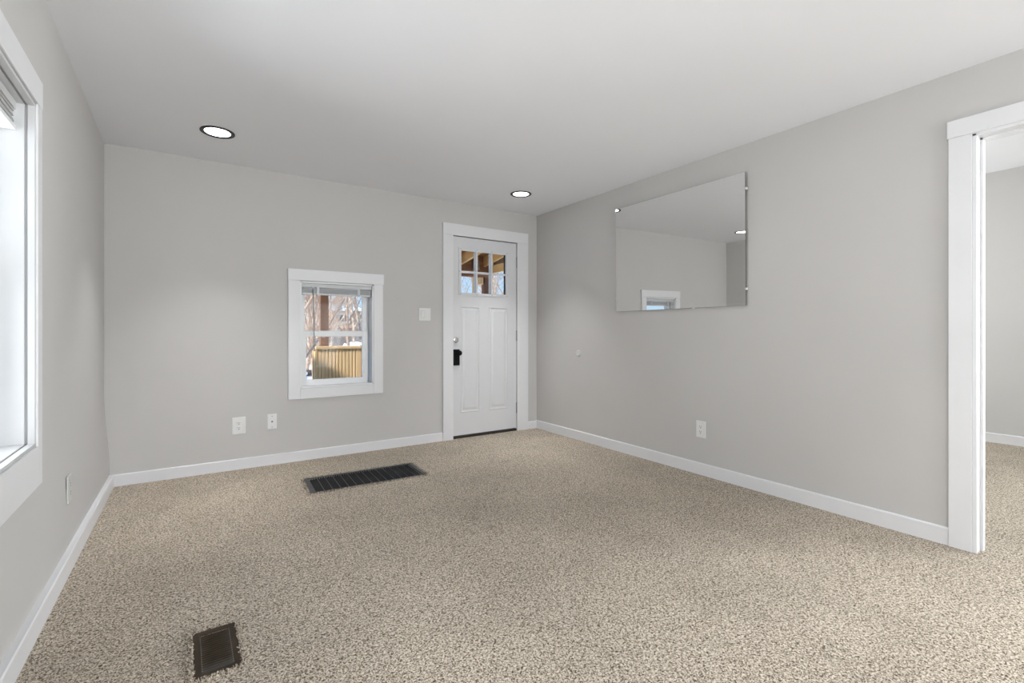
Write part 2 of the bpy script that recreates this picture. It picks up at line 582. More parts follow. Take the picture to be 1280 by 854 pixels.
M_groove = mat('caulk_groove', (0.4, 0.4, 0.4), 0.8, vary=.05)
lpart('frame_joint', M_groove, win2, (-0.016, -0.003, LY1 - 0.007, LY1 - 0.0005, LZ0, LZ1), (-0.016, -0.003, LY0, LY1, LZ1 - .007, LZ1 - .0005),
      (-0.016, -0.003, LY0, LY1, LZ0 + .0005, LZ0 + .007), bev=0)
for nm, d0, d1, z0, z1 in (('upper_sash', -0.165, -0.14, 1.26, LZ1 - .012), ('lower_sash', -0.138, -0.11, LZ0 + .012, 1.30)):
    a, b = LY0 + .012, LY1 - .012
    s_ = lpart(nm, M_vinyl, win2, (d0, d1, a, a + .035, z0, z1), (d0, d1, b - .035, b, z0, z1), (d0, d1, a + .035, b - .035, z0, z0 + .04), (d0, d1, a + .035, b - .035, z1 - .04, z1))
    bm = bmesh.new()
    lbox(bm, (d0 + d1) / 2 - .002, (d0 + d1) / 2 + .002, a + .033, b - .033, z0 + .038, z1 - .038, bev=0)
    obj('window_pane', bm, M_glass, s_)

bl2 = thing('window_blind', 'white mini blind gathered up inside the tall left window', 'blind', (-0.55, 1.9, LZ1 - .013))
M_slat2 = mat('white_blind_slat', (0.66, 0.66, 0.66), 0.4, vary=.03)
lpart('headrail', M_slat2, bl2, (-0.078, -0.030, LY0 + .02, LY1 - .026, 1.836, LZ1 - 0.0135))
bm = bmesh.new()
for i in range(8):
    z = 1.790 + i * 0.0058
    lbox(bm, -0.080, -0.032 - (i % 3) * 0.0015, LY0 + .02, LY1 - .036 - ((i * 5) % 4) * .002, z, z + 0.0022, bev=0)
local(obj('slat_stack', bm, M_slat2, bl2), bl2)
lpart('bottom_rail', M_vinyl, bl2, (-0.080, -0.032, LY0 + .02, LY1 - .016, 1.768, 1.784))

# ------------------------------------------------------------------ front door (door_1)
door = thing('door_1', 'white front door with six small panes over two tall panels', 'door', (2.48, Y0, 0), kind='structure')
part('door_casing', M_trim, door, (1.985, 2.088, Y0 - 0.02, Y0, 0, 2.032), (2.893, 3.006, Y0 - 0.02, Y0, 0, 2.032), bev=0.002)
part('door_casing', M_trim, door, (1.985, 3.006, Y0 - 0.0205, Y0, 2.0322, 2.146), bev=0.002)
part('door_jamb', M_trim, door, (DX0 + .0005, 2.095, Y0 - 0.019, Y0 + 0.16, 0, 2.035), (2.866, DX1 - .0005, Y0 - 0.019, Y0 + 0.16, 0, 2.035),
     (2.8845, 2.8935, Y0 - 0.0185, Y0 - .0005, 0, 2.032), (2.095, 2.866, Y0 - 0.012, Y0 + 0.16, 2.0365, DZ1 - .0005), bev=0.001)
part('weather_strip', M_hole, door, (2.0955, 2.8655, Y0 + 0.048, Y0 + 0.06, 2.02, 2.0362), (2.862, 2.8658, Y0 + .048, Y0 + .06, 0, 2.03), (2.0952, 2.099, Y0 + .048, Y0 + .06, 0, 2.03))
part('threshold', M_dgap, door, (2.096, 2.865, Y0 + 0.0, Y0 + 0.15, -0.0, 0.022), bev=0.002)

SX0, SX1, SZ0, SZ1 = 2.099, 2.861, 0.03, 2.026
SY = Y0 + 0.004
LX0, LX1, LZb, LZt = 2.176, 2.745, 1.452, 1.906      # glazed opening incl. inner frame
bm = bmesh.new()
for a, b, z0, z1 in wall_rects([(LX0, LX1, LZb, LZt)], SX0, SX1, SZ0, SZ1):
    bx(bm, a, b, SY + .004, SY + 0.044, z0, z1)
# front skin with two sunk, raised-field panels
panels = [(2.186, 2.412, 0.252, 1.332), (2.522, 2.754, 0.252, 1.332)]
for a, b, z0, z1 in wall_rects(panels + [(LX0, LX1, LZb, LZt)], SX0, SX1, SZ0, SZ1):
    bx(bm, a, b, SY, SY + .0042, z0, z1)


def ring_panel(bm, x0, x1, z0, z1, steps, y):
    """steps: (inset, depth) loops; last is filled"""
    prev = None
    for ins, dep in steps:
        vs = [bm.verts.new((x, y + dep, z)) for x, z in ((x0 + ins, z0 + ins), (x1 - ins, z0 + ins), (x1 - ins, z1 - ins), (x0 + ins, z1 - ins))]
        if prev:
            for i in range(4):
                bm.faces.new((prev[i], prev[(i + 1) % 4], vs[(i + 1) % 4], vs[i]))
        prev = vs
    bm.faces.new(prev)


for p in panels:
    ring_panel(bm, *p, [(0, 0), (0.005, -.003), (0.012, -.003), (0.020, .0038), (0.030, .0038), (0.048, -.002), (0.05, -.002)], SY)
slab = local(obj('door_slab', bm, M_door, door), door)
# plastic glazing frame with muntins
bm = bmesh.new()
fr_o = (LX0 - 0.012, LX1 + 0.012, LZb - 0.012, LZt + 0.012)
for a, b, z0, z1 in wall_rects([(LX0 + .016, LX1 - .016, LZb + .014, LZt - .014)], *fr_o):
    bx(bm, a, b, SY - .008, SY + .012, z0, z1)
xs = [LX0 + .016 + (LX1 - LX0 - .032) * i / 3 for i in (1, 2)]
zm = (LZb + LZt) / 2
for x in xs:
    bx(bm, x - .009, x + .009, SY - .006, SY + .045, LZb, LZt)
bx(bm, LX0, LX1, SY - .0065, SY + .045, zm - .008, zm + .008)
for (a, b, z0, z1) in [(LX0 - .012, LX0, LZb - .012, LZt + .012), (LX1, LX1 + .012, LZb - .012, LZt + .012)]:
    pass
local(obj('lite_frame', bm, M_door, door), door)
lf_ = part('lite_glass', M_glass, door, (LX0 + .002, LX1 - .002, SY + .020, SY + .024, LZb + .002, LZt - .002))
part('lite_edge', M_hole, door, (LX1 - .0165, LX1 - .001, SY + .026, SY + .043, LZb + .001, LZt - .001))
bm = bmesh.new()
for x in [LX0 + .006, xs[0], xs[1], LX1 - .006]:
    for z in (LZb + .002, LZt - .002):
        cyl(bm, (x, SY - .0095, z + (0.004 if z > zm else -0.004)), (x, SY - .007, z + (0.004 if z > zm else -0.004)), .0032, seg=10)
for x in (LX0 - .002, LX1 + .002):
    cyl(bm, (x, SY - .0095, zm), (x, SY - .007, zm), .0032, seg=10)
local(obj('screw_caps', bm, M_hole, door), door)
for zc in (1.82, 1.03, 0.25):
    bm = bmesh.new()
    cyl(bm, (2.864, SY - .007, zc - .055), (2.864, SY - .007, zc + .055), .0065, seg=12)
    for q in (-.055, -.033, -.011, .011, .033, .055):
        cyl(bm, (2.864, SY - .007, zc + q - .001), (2.864, SY - .007, zc + q + .001), .0072, seg=12)
    bx(bm, 2.862, 2.868, SY - .003, SY + .03, zc - .05, zc + .05)
    local(obj('hinge', bm, M_hinge, door, False), door)
# silver deadbolt
bm = bmesh.new()
dbc = (2.134, SY, 0.990)
for a, b in zip([(0.0, -.012), (.018, -.013), (.024, -.010), (.030, -.006), (.031, 0)], [(.018, -.013), (.024, -.010), (.030, -.006), (.031, 0)]):
    pass
r_ = lathe(bm, [(0.001, -.014), (.017, -.0135), (.0185, -.010), (.024, -.009), (.029, -.006), (.031, 0)], dbc, 'Y', 32)
bx(bm, dbc[0] - .004, dbc[0] + .013, SY - .027, SY - .013, .985, .995, bev=.002)
local(obj('deadbolt', bm, M_silver, door, False), door)
# black electronic lever lock
bm = bmesh.new()
bx(bm, 2.101, 2.166, SY - .026, SY, 0.735, 0.896, bev=.006)
local_lock = local(obj('keypad_lock', bm, M_black, door), door)
bm = bmesh.new()
lathe(bm, [(0.001, -.074), (.016, -.073), (.024, -.066), (.026, -.056), (.022, -.046), (.013, -.040), (.012, -.026)], (2.148, SY, 0.86), 'Y', 28)
obj('knob', bm, M_black, local_lock, True)
bm = bmesh.new()
bx(bm, 2.108, 2.160, SY - .030, SY - .026, 0.742, 0.815, bev=.0015)
obj('battery_cover', bm, M_black, local_lock)

# ------------------------------------------------------------------ doorway to the next room (door_2)
dw = thing('door_2', 'white cased doorway open to the next room at right edge', 'doorway', (ROOMX1, 0.25, 0), kind='structure')
X1 = ROOMX1
for xo in (-1, 1):
    xa, xb = (X1 - .018, X1) if xo < 0 else (X1 + .125, X1 + .143)
    part('door_casing', M_trim, dw, (xa, xb, OY1 + .008, 0.762, 0, 2.032), bev=.002)
    part('door_casing', M_trim, dw, (xa, xb, OY0 - .09, OY0 - .008, 0, 2.032), bev=.002)
    part('door_casing', M_trim, dw, (xa - (.003 if xo < 0 else 0), xb + (.003 if xo > 0 else 0), OY0 - .10, 0.767, 2.0325, 2.118), bev=.002)
part('door_jamb', M_trim, dw, (X1 - .012, X1 + .137, OY1 - .008, OY1 + .0075, 0, OZ1), (X1 - .012, X1 + .137, OY0 - .0075, OY0 + .008, 0, OZ1),
     (X1 - .012, X1 + .137, OY0 - .0075, OY1 + .0075, OZ1 - .012, OZ1 + .011), bev=.0015)
part('door_stop', M_trim, dw, (X1 + .045, X1 + .08, OY1 - .019, OY1 - .008, 0, OZ1 - .012), (X1 + .045, X1 + .08, OY0 + .008, OY0 + .019, 0, OZ1 - .012),
     (X1 + .045, X1 + .08, OY0 + .008, OY1 - .008, OZ1 - .023, OZ1 - .012), bev=.0015)
part('strike_plate', M_hinge, dw, (X1 + .098, X1 + .128, OY1 - .0105, OY1 - .007, .885, .945), bev=.0008)

# ------------------------------------------------------------------ wall mirror
mr = thing('wall_mirror', 'large frameless rectangular mirror clipped to the right wall', 'mirror', (X1 - .014, 2.411, 1.252))
mr.rotation_euler = (0, math.radians(-0.55), 0)
bm = bmesh.new()
bx(bm, -0.0045, 0.0, -0.602, 0.602, 0, 0.914)
o = obj('mirror_backing', bm, M_medge, mr)
bm = bmesh.new()
bx(bm, -0.0056, -0.0046, -0.6015, 0.6015, 0.0005, 0.9135)
obj('mirror_glass', bm, M_mirror, mr)
clips = [(-.604, .80, 0), (-.604, .113, 0), (.604, .118, 0), (-.185, -.002, 1)]
for y, z, hz in clips:
    bm = bmesh.new()
    if hz:
        bx(bm, -.009, .012, y - .008, y + .008, z - .006, z + .006, bev=.002)
    else:
        bx(bm, -.009, .012, y - .006, y + .006, z - .008, z + .008, bev=.002)
    cyl(bm, (-.0105, y, z), (-.0085, y, z), .003, seg=10)
    obj('mirror_clip', bm, M_clip, mr)

# ------------------------------------------------------------------ plates and bumper


def plate(name, label, cat, loc, rotz, wdt, hgt, m, group=None):
    t = thing(name, label, cat, loc, group)
    t.rotation_euler = (0, 0, rotz)
    bm = bmesh.new()
    bx(bm, -wdt / 2, wdt / 2, -.006, 0.001, -hgt / 2, hgt / 2, bev=.0025)
    obj('cover_plate', bm, m, t)
    return t


def duplex(t, m, s=1.0):
    for z in (.0195, -.0195):
        bm = bmesh.new()
        bx(bm, -.0165 * s, .0165 * s, -.0080, -.005, (z - .0145) * s, (z + .0145) * s, bev=.0015)
        r = obj('receptacle', bm, m, t)
        bm = bmesh.new()
        bx(bm, -.0080, -.0055, -.0084, -.0078, z * s + .001, z * s + .009)
        bx(bm, .0055, .0080, -.0084, -.0078, z * s + .001, z * s + .008)
        cyl(bm, (0, -.0085, z * s - .007), (0, -.0078, z * s - .007), .0034, seg=10)
        obj('socket_slots', bm, M_hole, r)
    bm = bmesh.new()
    cyl(bm, (0, -.0075, 0), (0, -.0055, 0), .003, seg=10)
    obj('screw', bm, m, t)


t = plate('wall_outlet', 'large white duplex outlet on the back wall, left of the small plate', 'outlet', (0.2525, Y0, 0.340), 0, .090, .130, M_plate)
duplex(t, M_plate)
t = plate('cable_plate', 'small white cable jack plate on the back wall below the window', 'wall plate', (0.4845, Y0, 0.347), 0, .068, .122, M_plate)
bm = bmesh.new()
cyl(bm, (0, -.007, 0), (0, -.005, 0), .0075, seg=6)
cyl(bm, (0, -.016, 0), (0, -.006, 0), .0045, seg=14)
obj('coaxial_jack', bm, mat('brass_grey', (0.2, 0.19, 0.17), .35, .7, vary=.1), t)
for z in (.043, -.043):
    bm = bmesh.new()
    cyl(bm, (0, -.0072, z), (0, -.0055, z), .0035, seg=12)
    obj('screw', bm, M_hinge, t)
t = plate('wall_outlet', 'white duplex outlet low on the long right wall', 'outlet', (X1, 2.167, 0.340), -PI / 2, .078, .124, M_plate)
duplex(t, M_plate)
t = plate('wall_outlet', 'wall-coloured outlet beside the tall left window, near baseboard', 'outlet', (left_x(2.95, .345) + .002, 2.95, 0.345), PI / 2 + math.radians(1.4), .080, .124, M_plate2)
duplex(t, M_plate2)
t = plate('light_switch', 'white double rocker switch beside the front door', 'switch', (1.800, Y0, 1.239), 0, .118, .121, M_plate)
for x in (-.0235, .0235):
    bm = bmesh.new()
    bx(bm, x - .0185, x + .0185, -.0072, -.005, -.036, .036, bev=.001)
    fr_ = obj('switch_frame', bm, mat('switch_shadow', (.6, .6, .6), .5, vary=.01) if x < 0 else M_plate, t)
    bm = bmesh.new()
    vs = [bm.verts.new(p) for p in ((x - .016, -.0075, -.033), (x + .016, -.0075, -.033), (x + .016, -.0085, 0), (x - .016, -.0085, 0), (x - .016, -.0118, .033), (x + .016, -.0118, .033),
                                    (x - .016, -.006, -.033), (x + .016, -.006, -.033), (x - .016, -.006, .033), (x + .016, -.006, .033))]
    for f in ((0, 1, 2, 3), (3, 2, 5, 4), (4, 5, 9, 8), (0, 1, 7, 6)):
        bm.faces.new([vs[i] for i in f])
    bm.faces.new([vs[i] for i in (0, 3, 4, 8, 6)])
    bm.faces.new([vs[i] for i in (1, 2, 5, 9, 7)])
    obj('rocker', bm, M_plate, t)
bm = bmesh.new()
lathe(bm, [(0.0005, -.007), (.014, -.0065), (.020, -.009), (.027, -.007), (.032, -.003), (.033, 0.001)], (0, 0, 0), 'X', 32)
o = tag(obj('wall_bumper', bm, mat('off_white_plastic', (0.70, 0.70, 0.665), .45, vary=.01), None, True), 'small round off-white door bumper on the right wall', 'bumper')
o.location = (X1, 3.541, .857)

# ------------------------------------------------------------------ recessed ceiling lights


def ceiling_light(x, y, label, watts=4.2):
    t = thing('ceiling_light', label, 'ceiling light', (x, y, CEIL), 'round recessed ceiling lights')
    bm = bmesh.new()
    lathe(bm, [(.098, .0005), (.098, -.0045), (.094, -.007), (.084, -.007), (.078, -.0045), (.0725, -.002)], (0, 0, 0), 'Z', 64)
    obj('trim_ring', bm, M_blackm, t, False)
    bm = bmesh.new()
    lathe(bm, [(.0005, -.0035), (.04, -.0035), (.0735, -.0025)], (0, 0, 0), 'Z', 64)
    obj('lens', bm, M_lens, t)
    l = bpy.data.lights.new('downlight', 'AREA')
    l.shape = 'DISK'
    l.size = 0.12
    l.energy = watts
    l.spread = math.radians(72)
    l.color = (.98, .985, 1)
    lo = bpy.data.objects.new('downlight', l)
    lo.location = (0, 0, -.0052)
    lo.parent = t
    L.objects.link(lo)
    return t


ceiling_light(0.095, 3.60, 'lit black-rimmed recessed ceiling light over the small window side')
ceiling_light(2.512, 3.645, 'lit black-rimmed recessed ceiling light in front of the front door')
ceiling_light(0.35, 0.15, 'added lit black-rimmed recessed ceiling light, out of view beside the camera')  # extra fixture outside the view, added to light the room
ceiling_light(2.35, 0.15, 'added lit black-rimmed recessed ceiling light, out of view near the open doorway')  # second fixture added out of view for more light
ceiling_light(1.35, -1.6, 'added lit black-rimmed recessed ceiling light, out of view by the added rear window')  # third fixture added out of view for more light

# ------------------------------------------------------------------ floor vents
fv = thing('floor_vent', 'long dark grey return vent set in carpet near the back wall', 'floor vent', (1.02, 3.485, 0), rot=(0, 0, math.radians(-2.2)))
FW, FD = 0.812, 0.366
bm = bmesh.new()
for a, b, y0, y1 in ((-FW / 2, FW / 2, FD / 2 - .022, FD / 2), (-FW / 2, FW / 2, -FD / 2, -FD / 2 + .020)):
    bx(bm, a, b, y0, y1, -.002, .006, bev=.002)
for a, b in ((-FW / 2, -FW / 2 + .036), (FW / 2 - .030, FW / 2)):
    bx(bm, a, b, -FD / 2 + .019, FD / 2 - .021, -.002, .006, bev=.002)
obj('vent_frame', bm, M_ventf, fv)
bm = bmesh.new()
n = 44
for i in range(n):          # fine louvres running the short way, tilted
    x = -FW / 2 + .040 + (FW - .076) * (i + .5) / n
    y0, y1 = -FD / 2 + .018, FD / 2 - .020
    vs = [bm.verts.new(p) for p in ((x - .0075, y0, -.007), (x + .0055, y0, .002), (x + .0055, y1, .002), (x - .0075, y1, -.007),
                                    (x - .0070, y0, -.0085), (x + .0065, y0, .001), (x + .0065, y1, .001), (x - .0070, y1, -.0085))]
    for f in ((0, 1, 2, 3), (4, 5, 6, 7), (0, 1, 5, 4), (3, 2, 6, 7), (1, 2, 6, 5)):
        bm.faces.new([vs[k] for k in f])
obj('louvres', bm, M_vent1, fv)
bm = bmesh.new()
for i in range(1, 14):
    x = -FW / 2 + .038 + (FW - .070) * i / 14
    bx(bm, x - .0009, x + .0009, -FD / 2 + .018, FD / 2 - .020, .001, .0042)
obj('cross_bars', bm, M_vline, fv)
bm = bmesh.new()
bx(bm, -.375, .375, -.158, .158, -.12, -.015)
obj('duct', bm, M_duct, fv)

rg = thing('floor_register', 'small brown metal floor register sunk in carpet beside the left wall', 'floor register', (0.046, 1.873, 0), rot=(0, 0, math.radians(1.5)))
RW, RD = 0.130, 0.268
bm = bmesh.new()
for a, b, c, d in ((-RW / 2, -RW / 2 + .021, -RD / 2, RD / 2), (RW / 2 - .021, RW / 2, -RD / 2, RD / 2), (-RW / 2 + .02, RW / 2 - .02, -RD / 2, -RD / 2 + .022), (-RW / 2 + .02, RW / 2 - .02, RD / 2 - .022, RD / 2)):
    bx(bm, a, b, c, d, -.002, .005, bev=.0022)
obj('register_frame', bm, M_brown, rg)
bm = bmesh.new()
for i in range(17):
    y = -RD / 2 + .026 + (RD - .052) * (i + .5) / 17
    x0, x1 = -RW / 2 + .0205, RW / 2 - .0205
    vs = [bm.verts.new(p) for p in ((x0, y - .0017, .0035), (x1, y - .0017, .0035), (x1, y - .0005, -.004), (x0, y - .0005, -.004),
                                    (x0, y + .0013, .0035), (x1, y + .0013, .0035), (x1, y + .0013, -.004), (x0, y + .0013, -.004))]
    for f in ((0, 1, 2, 3), (4, 5, 6, 7), (0, 1, 5, 4), (3, 2, 6, 7)):
        bm.faces.new([vs[k] for k in f])
obj('register_fins', bm, M_brownb, rg)
bm = bmesh.new()
for i in range(17):
    y = -RD / 2 + .026 + (RD - .052) * (i + .5) / 17
    bx(bm, -RW / 2 + .0214, -RW / 2 + .0236, y - .0016, y + .0016, .003, .0052)
M_finend = mat('pale_fin_edge', (.30, .25, .19), .35, .5, vary=.2)  # paler colour for the fin ends
obj('pale_fin_ends', bm, M_finend, rg)
bm = bmesh.new()
for i in range(17):
    y = -RD / 2 + .026 + (RD - .052) * (i + .5) / 17
    bx(bm, RW / 2 - .0236, RW / 2 - .0214, y - .0016, y + .0016, .003, .0052)
obj('pale_fin_ends', bm, M_finend, rg)
bm = bmesh.new()
for x in (-.018, .020):
    bx(bm, x - .0012, x + .0012, -RD / 2 + .024, RD / 2 - .024, -.010, -.004)
obj('fin_rail', bm, M_brownb, rg)
bm = bmesh.new()
bx(bm, -.044, .044, -.105, .105, -.14, -.03)
obj('duct', bm, M_duct, rg)

# carpet pile standing up round the vents
random.seed(4)


def tufts(cx, cy, wx, wy, rot, n, name, label):
    bm = bmesh.new()
    R = Matrix.Rotation(rot, 3, 'Z')
    for i in range(n):
        t = random.random() * 2 * (wx + wy)
        if t < wx:
            p = Vector((t - wx / 2, -wy / 2, 0)); nn = Vector((0, -1, 0))
        elif t < wx + wy:
            p = Vector((wx / 2, t - wx - wy / 2, 0)); nn = Vector((1, 0, 0))
        elif t < 2 * wx + wy:
            p = Vector((t - wx - wy - wx / 2, wy / 2, 0)); nn = Vector((0, 1, 0))
        else:
            p = Vector((-wx / 2, t - 2 * wx - wy - wy / 2, 0)); nn = Vector((-1, 0, 0))
        p = p + nn * random.uniform(.000, .016)
        p = R @ p + Vector((cx, cy, 0))
        tip = p + (R @ nn) * random.uniform(-.005, .005) + Vector((random.uniform(-.004, .004), random.uniform(-.004, .004), random.uniform(.005, .0095)))
        cyl(bm, p, tip, .0032, .0018, seg=5)
    return tag(obj(name, bm, M_carpet), label, 'carpet pile', kind='stuff')


tufts(1.02, 3.485, FW, FD, math.radians(-2.2), 1500, 'carpet_tufts', 'beige carpet tufts crowding the edge of the long grey vent')
tufts(0.046, 1.873, RW, RD, math.radians(1.5), 900, 'carpet_tufts', 'beige carpet tufts crowding the edge of the brown register')

# ------------------------------------------------------------------ unseen windows added to let in light (behind the camera, next room)
rw = thing('added_window_3', 'added wide white window, unseen, in the wall behind the camera', 'window', (1.8, ROOMY0, .75), kind='structure')
part('window_casing', M_trim, rw, (0.5, 0.6, ROOMY0, ROOMY0 + .02, .65, 2.1), (3.0, 3.1, ROOMY0, ROOMY0 + .02, .65, 2.1), (.5, 3.1, ROOMY0, ROOMY0 + .02, 2.1, 2.2), (.6, 3.0, ROOMY0, ROOMY0 + .02, .65, .75), bev=.002)
part('window_frame', M_vinyl, rw, (0.6, 0.64, ROOMY0 - .1, ROOMY0 - .05, .75, 2.1), (2.96, 3.0, ROOMY0 - .1, ROOMY0 - .05, .75, 2.1), (1.78, 1.82, ROOMY0 - .1, ROOMY0 - .05, .75, 2.1),
     (.64, 2.96, ROOMY0 - .1, ROOMY0 - .05, .75, .79), (.64, 2.96, ROOMY0 - .1, ROOMY0 - .05, 2.06, 2.1))
part('window_pane', M_glass, rw, (.63, 2.97, ROOMY0 - .077, ROOMY0 - .073, .78, 2.07))
w4 = thing('added_window_4', 'added white window, unseen, in the end wall of the next room', 'window', (5.3, 3.1, .8), kind='structure')  # unseen window added for the next-room light
part('window_casing', M_trim, w4, (4.52, 4.6, 3.08, 3.1, .72, 2.1), (6.0, 6.08, 3.08, 3.1, .72, 2.1), (4.52, 6.08, 3.08, 3.1, 2.1, 2.18), (4.6, 6.0, 3.08, 3.1, .72, .8), bev=.002)
part('window_frame', M_vinyl, w4, (4.6, 4.64, 3.13, 3.17, .8, 2.1), (5.96, 6.0, 3.13, 3.17, .8, 2.1), (4.64, 5.96, 3.13, 3.17, 1.43, 1.47), (4.64, 5.96, 3.13, 3.17, .8, .84), (4.64, 5.96, 3.13, 3.17, 2.06, 2.1))
part('window_pane', M_glass, w4, (4.63, 5.97, 3.148, 3.152, .83, 2.07))

w5 = thing('added_window_5', 'added white window of the next room, unseen, lighting through the doorway', 'window', (6.41, -1.75, .8), kind='structure')  # unseen window added so light reaches the left wall
part('window_casing', M_trim, w5, (6.39, 6.41, -2.59, -2.55, .72, 2.1), (6.39, 6.41, -.95, -.87, .72, 2.1), (6.39, 6.41, -2.59, -.87, 2.1, 2.18), (6.39, 6.41, -2.55, -.95, .72, .8), bev=.002)
part('window_frame', M_vinyl, w5, (6.46, 6.5, -2.55, -2.51, .8, 2.1), (6.46, 6.5, -.99, -.95, .8, 2.1), (6.46, 6.5, -2.51, -.99, .8, .84), (6.46, 6.5, -2.51, -.99, 2.06, 2.1))
part('window_pane', M_glass, w5, (6.478, 6.482, -2.52, -.98, .83, 2.07))

# ------------------------------------------------------------------ outside: snow, porch, yard
GZ = -0.5
bm = bmesh.new()
bx(bm, -80, 120, 4.6, 160, GZ - .2, GZ)
bx(bm, -80, -1.2, -40, 4.6, GZ - .2, GZ)
struct('ground_snow', bm, M_snow, 'snow-covered yard outside the back window', 'snow')
bm = bmesh.new()
for i in range(13):
    y = 4.42 + i * .145
    bx(bm, -1.0, 4.2, y, y + .139, -.09, -.055, bev=.003)
bx(bm, -1.0, 4.2, 6.24, 6.30, GZ, -.06)
struct('porch_deck', bm, mat('deck_wood', (.62, .5, .36), .8, col2=(.48, .36, .25), vscale=3, stretch=(.6, 6, 1)), 'wooden porch deck outside the front door', 'porch deck')

PXA, PXB, PY = 1.278, 3.60, 6.16
for x, lb in ((PXA, 'brown square porch post seen through the small back window'), (PXB, 'brown square porch post seen through the front door panes')):
    bm = bmesh.new()
    bx(bm, x - .048, x + .048, PY - .048, PY + .048, -.056, 1.885, bev=.004)
    tag(obj('porch_post', bm, M_brw), lb, 'post')
bm = bmesh.new()
bx(bm, 3.375, 3.42, PY - .02, PY + .02, -.056, 1.8845, bev=.004)
tag(obj('porch_post', bm, M_gold), 'slim pale new porch post left of the brown one', 'post')
roof = thing('porch_roof', 'open golden-wood porch roof seen through the front door panes', 'porch roof', (2, 5.3, 1.9))
part('beam', M_beam, roof, (1.0, 3.70, PY - .03, PY + .03, 1.887, 2.20), bev=.003)
part('beam', M_beam, roof, (1.0, 3.70, PY - .045, PY + .045, 1.885, 1.93), bev=.003)
rs = math.tan(math.radians(8.9))


def sloped(bm, x0, x1, y0, y1, zb, zt):
    """zb/zt: heights at y = PY, rising towards the house"""
    vs = [bm.verts.new((x, y, z + rs * (PY - y))) for x in (x0, x1) for y in (y0, y1) for z in (zb, zt)]
    for f in ((0, 1, 3, 2), (4, 5, 7, 6), (0, 1, 5, 4), (2, 3, 7, 6), (0, 2, 6, 4), (1, 3, 7, 5)):
        bm.faces.new([vs[i] for i in f])


for k in range(-5, 2):
    x = 3.14 + .40 * k
    bm = bmesh.new()
    sloped(bm, x, x + .038, 4.42, PY - .032, 2.04, 2.18)
    local(obj('rafter', bm, M_goldh, roof), roof)
bm = bmesh.new()
for i in range(14):
    y = 4.42 + i * .15
    sloped(bm, 1.0, 3.75, y, y + .146, 2.202, 2.222)
local(obj('roof_boards', bm, M_plank, roof), roof)
part('gable_panel', M_fence, roof, (3.70, 3.72, 4.42, PY - .05, 2.07, 2.20), bev=.001)
part('side_beam', M_goldh, roof, (3.625, 3.665, 4.42, PY - .05, 1.945, 2.06), bev=.003)
part('beam_block', M_gold, roof, (3.475, 3.535, PY - .04, PY + .04, 1.78, 1.8845), bev=.003)
bm = bmesh.new()
bx(bm, 3.345, 3.415, PY - .14, PY - .035, 1.98, 2.12, bev=.004)
obj('porch_lamp', bm, M_hinge, roof).matrix_parent_inverse = Matrix.Translation(roof.location).inverted()

# railing of pale new lumber
RX0, RX1, RY = 1.130, 1.700, 6.03
rl = thing('porch_railing', 'pale new wood railing of close vertical balusters on the porch', 'railing', (1.42, RY, -.055))
part('top_rail', M_gold, rl, (RX0 + .02, RX1 - .012, RY - .06, RY + .06, .862, .895), bev=.003)
part('rail_fascia', M_gold, rl, (RX0 + .02, RX1 - .012, RY - .012, RY + .02, .80, .861), bev=.002)
part('bottom_rail', M_gold, rl, (RX0 + .02, RX1 - .012, RY - .012, RY + .02, .02, .09), bev=.002)
nb = 13
for i in range(nb):
    x = RX0 + .005 + i * .0405
    bm = bmesh.new()
    wv = .037 if i < nb - 1 else .068
    prof = [(x, RY - .013), (x, RY - .034), (x + .011, RY - .045), (x + wv - .002, RY - .045), (x + wv, RY - .043), (x + wv, RY - .013)]
    lo_ = [bm.verts.new((a, b, -.03)) for a, b in prof]
    hi_ = [bm.verts.new((a, b, .86)) for a, b in prof]
    bm.faces.new(lo_)
    bm.faces.new(hi_)
    for k in range(6):
        bm.faces.new((lo_[k], lo_[(k + 1) % 6], hi_[(k + 1) % 6], hi_[k]))
    local(obj('baluster', bm, M_gold, rl), rl)
part('backing_board', M_gold, rl, (RX0, RX1 + .01, RY + .021, RY + .04, -.05, .85))
part('end_post', M_brw, rl, (RX1 - .011, RX1 + .012, RY - .06, RY + .02, -.05, .90), bev=.002)

# fence across the far yard
fn = thing('yard_fence', 'weathered grey picket fence across the snowy yard', 'fence', (6, 31, GZ))
bm = bmesh.new()
random.seed(9)
for i in range(170):
    x = -4 + i * .17
    h = 1.25 + random.uniform(-.06, .06)
    bx(bm, x, x + .13, 31.0, 31.03, GZ, GZ + h)
local(obj('pickets', bm, M_fence, fn), fn)
part('fence_rail', M_fence, fn, (-4, 25, 31.031, 31.08, GZ + .3, GZ + .4), (-4, 25, 31.031, 31.08, GZ + .95, GZ + 1.05))
bm = bmesh.new()
for (x, y, l) in ((3.2, 14, 1.6), (2.2, 18, 2.4), (4.6, 22, 2.5)):
    pass
for x, y, ln, r, lb in ((1.9, 12.3, 2.2, .10, 'dark log lying in the snow beyond the porch, nearest one'), (2.3, 17.5, 3.2, .13, 'dark log lying further back in the snowy yard')):
    bm = bmesh.new()
    cyl(bm, (x - ln / 2, y, GZ + r), (x + ln / 2, y + .3, GZ + r), r, r * .8, seg=12)
    cyl(bm, (x + .2, y + .05, GZ + r), (x + .5, y - .1, GZ + r * 3.2), r * .3, r * .2, seg=8)
    tag(obj('fallen_log', bm, M_rock), lb, 'log')
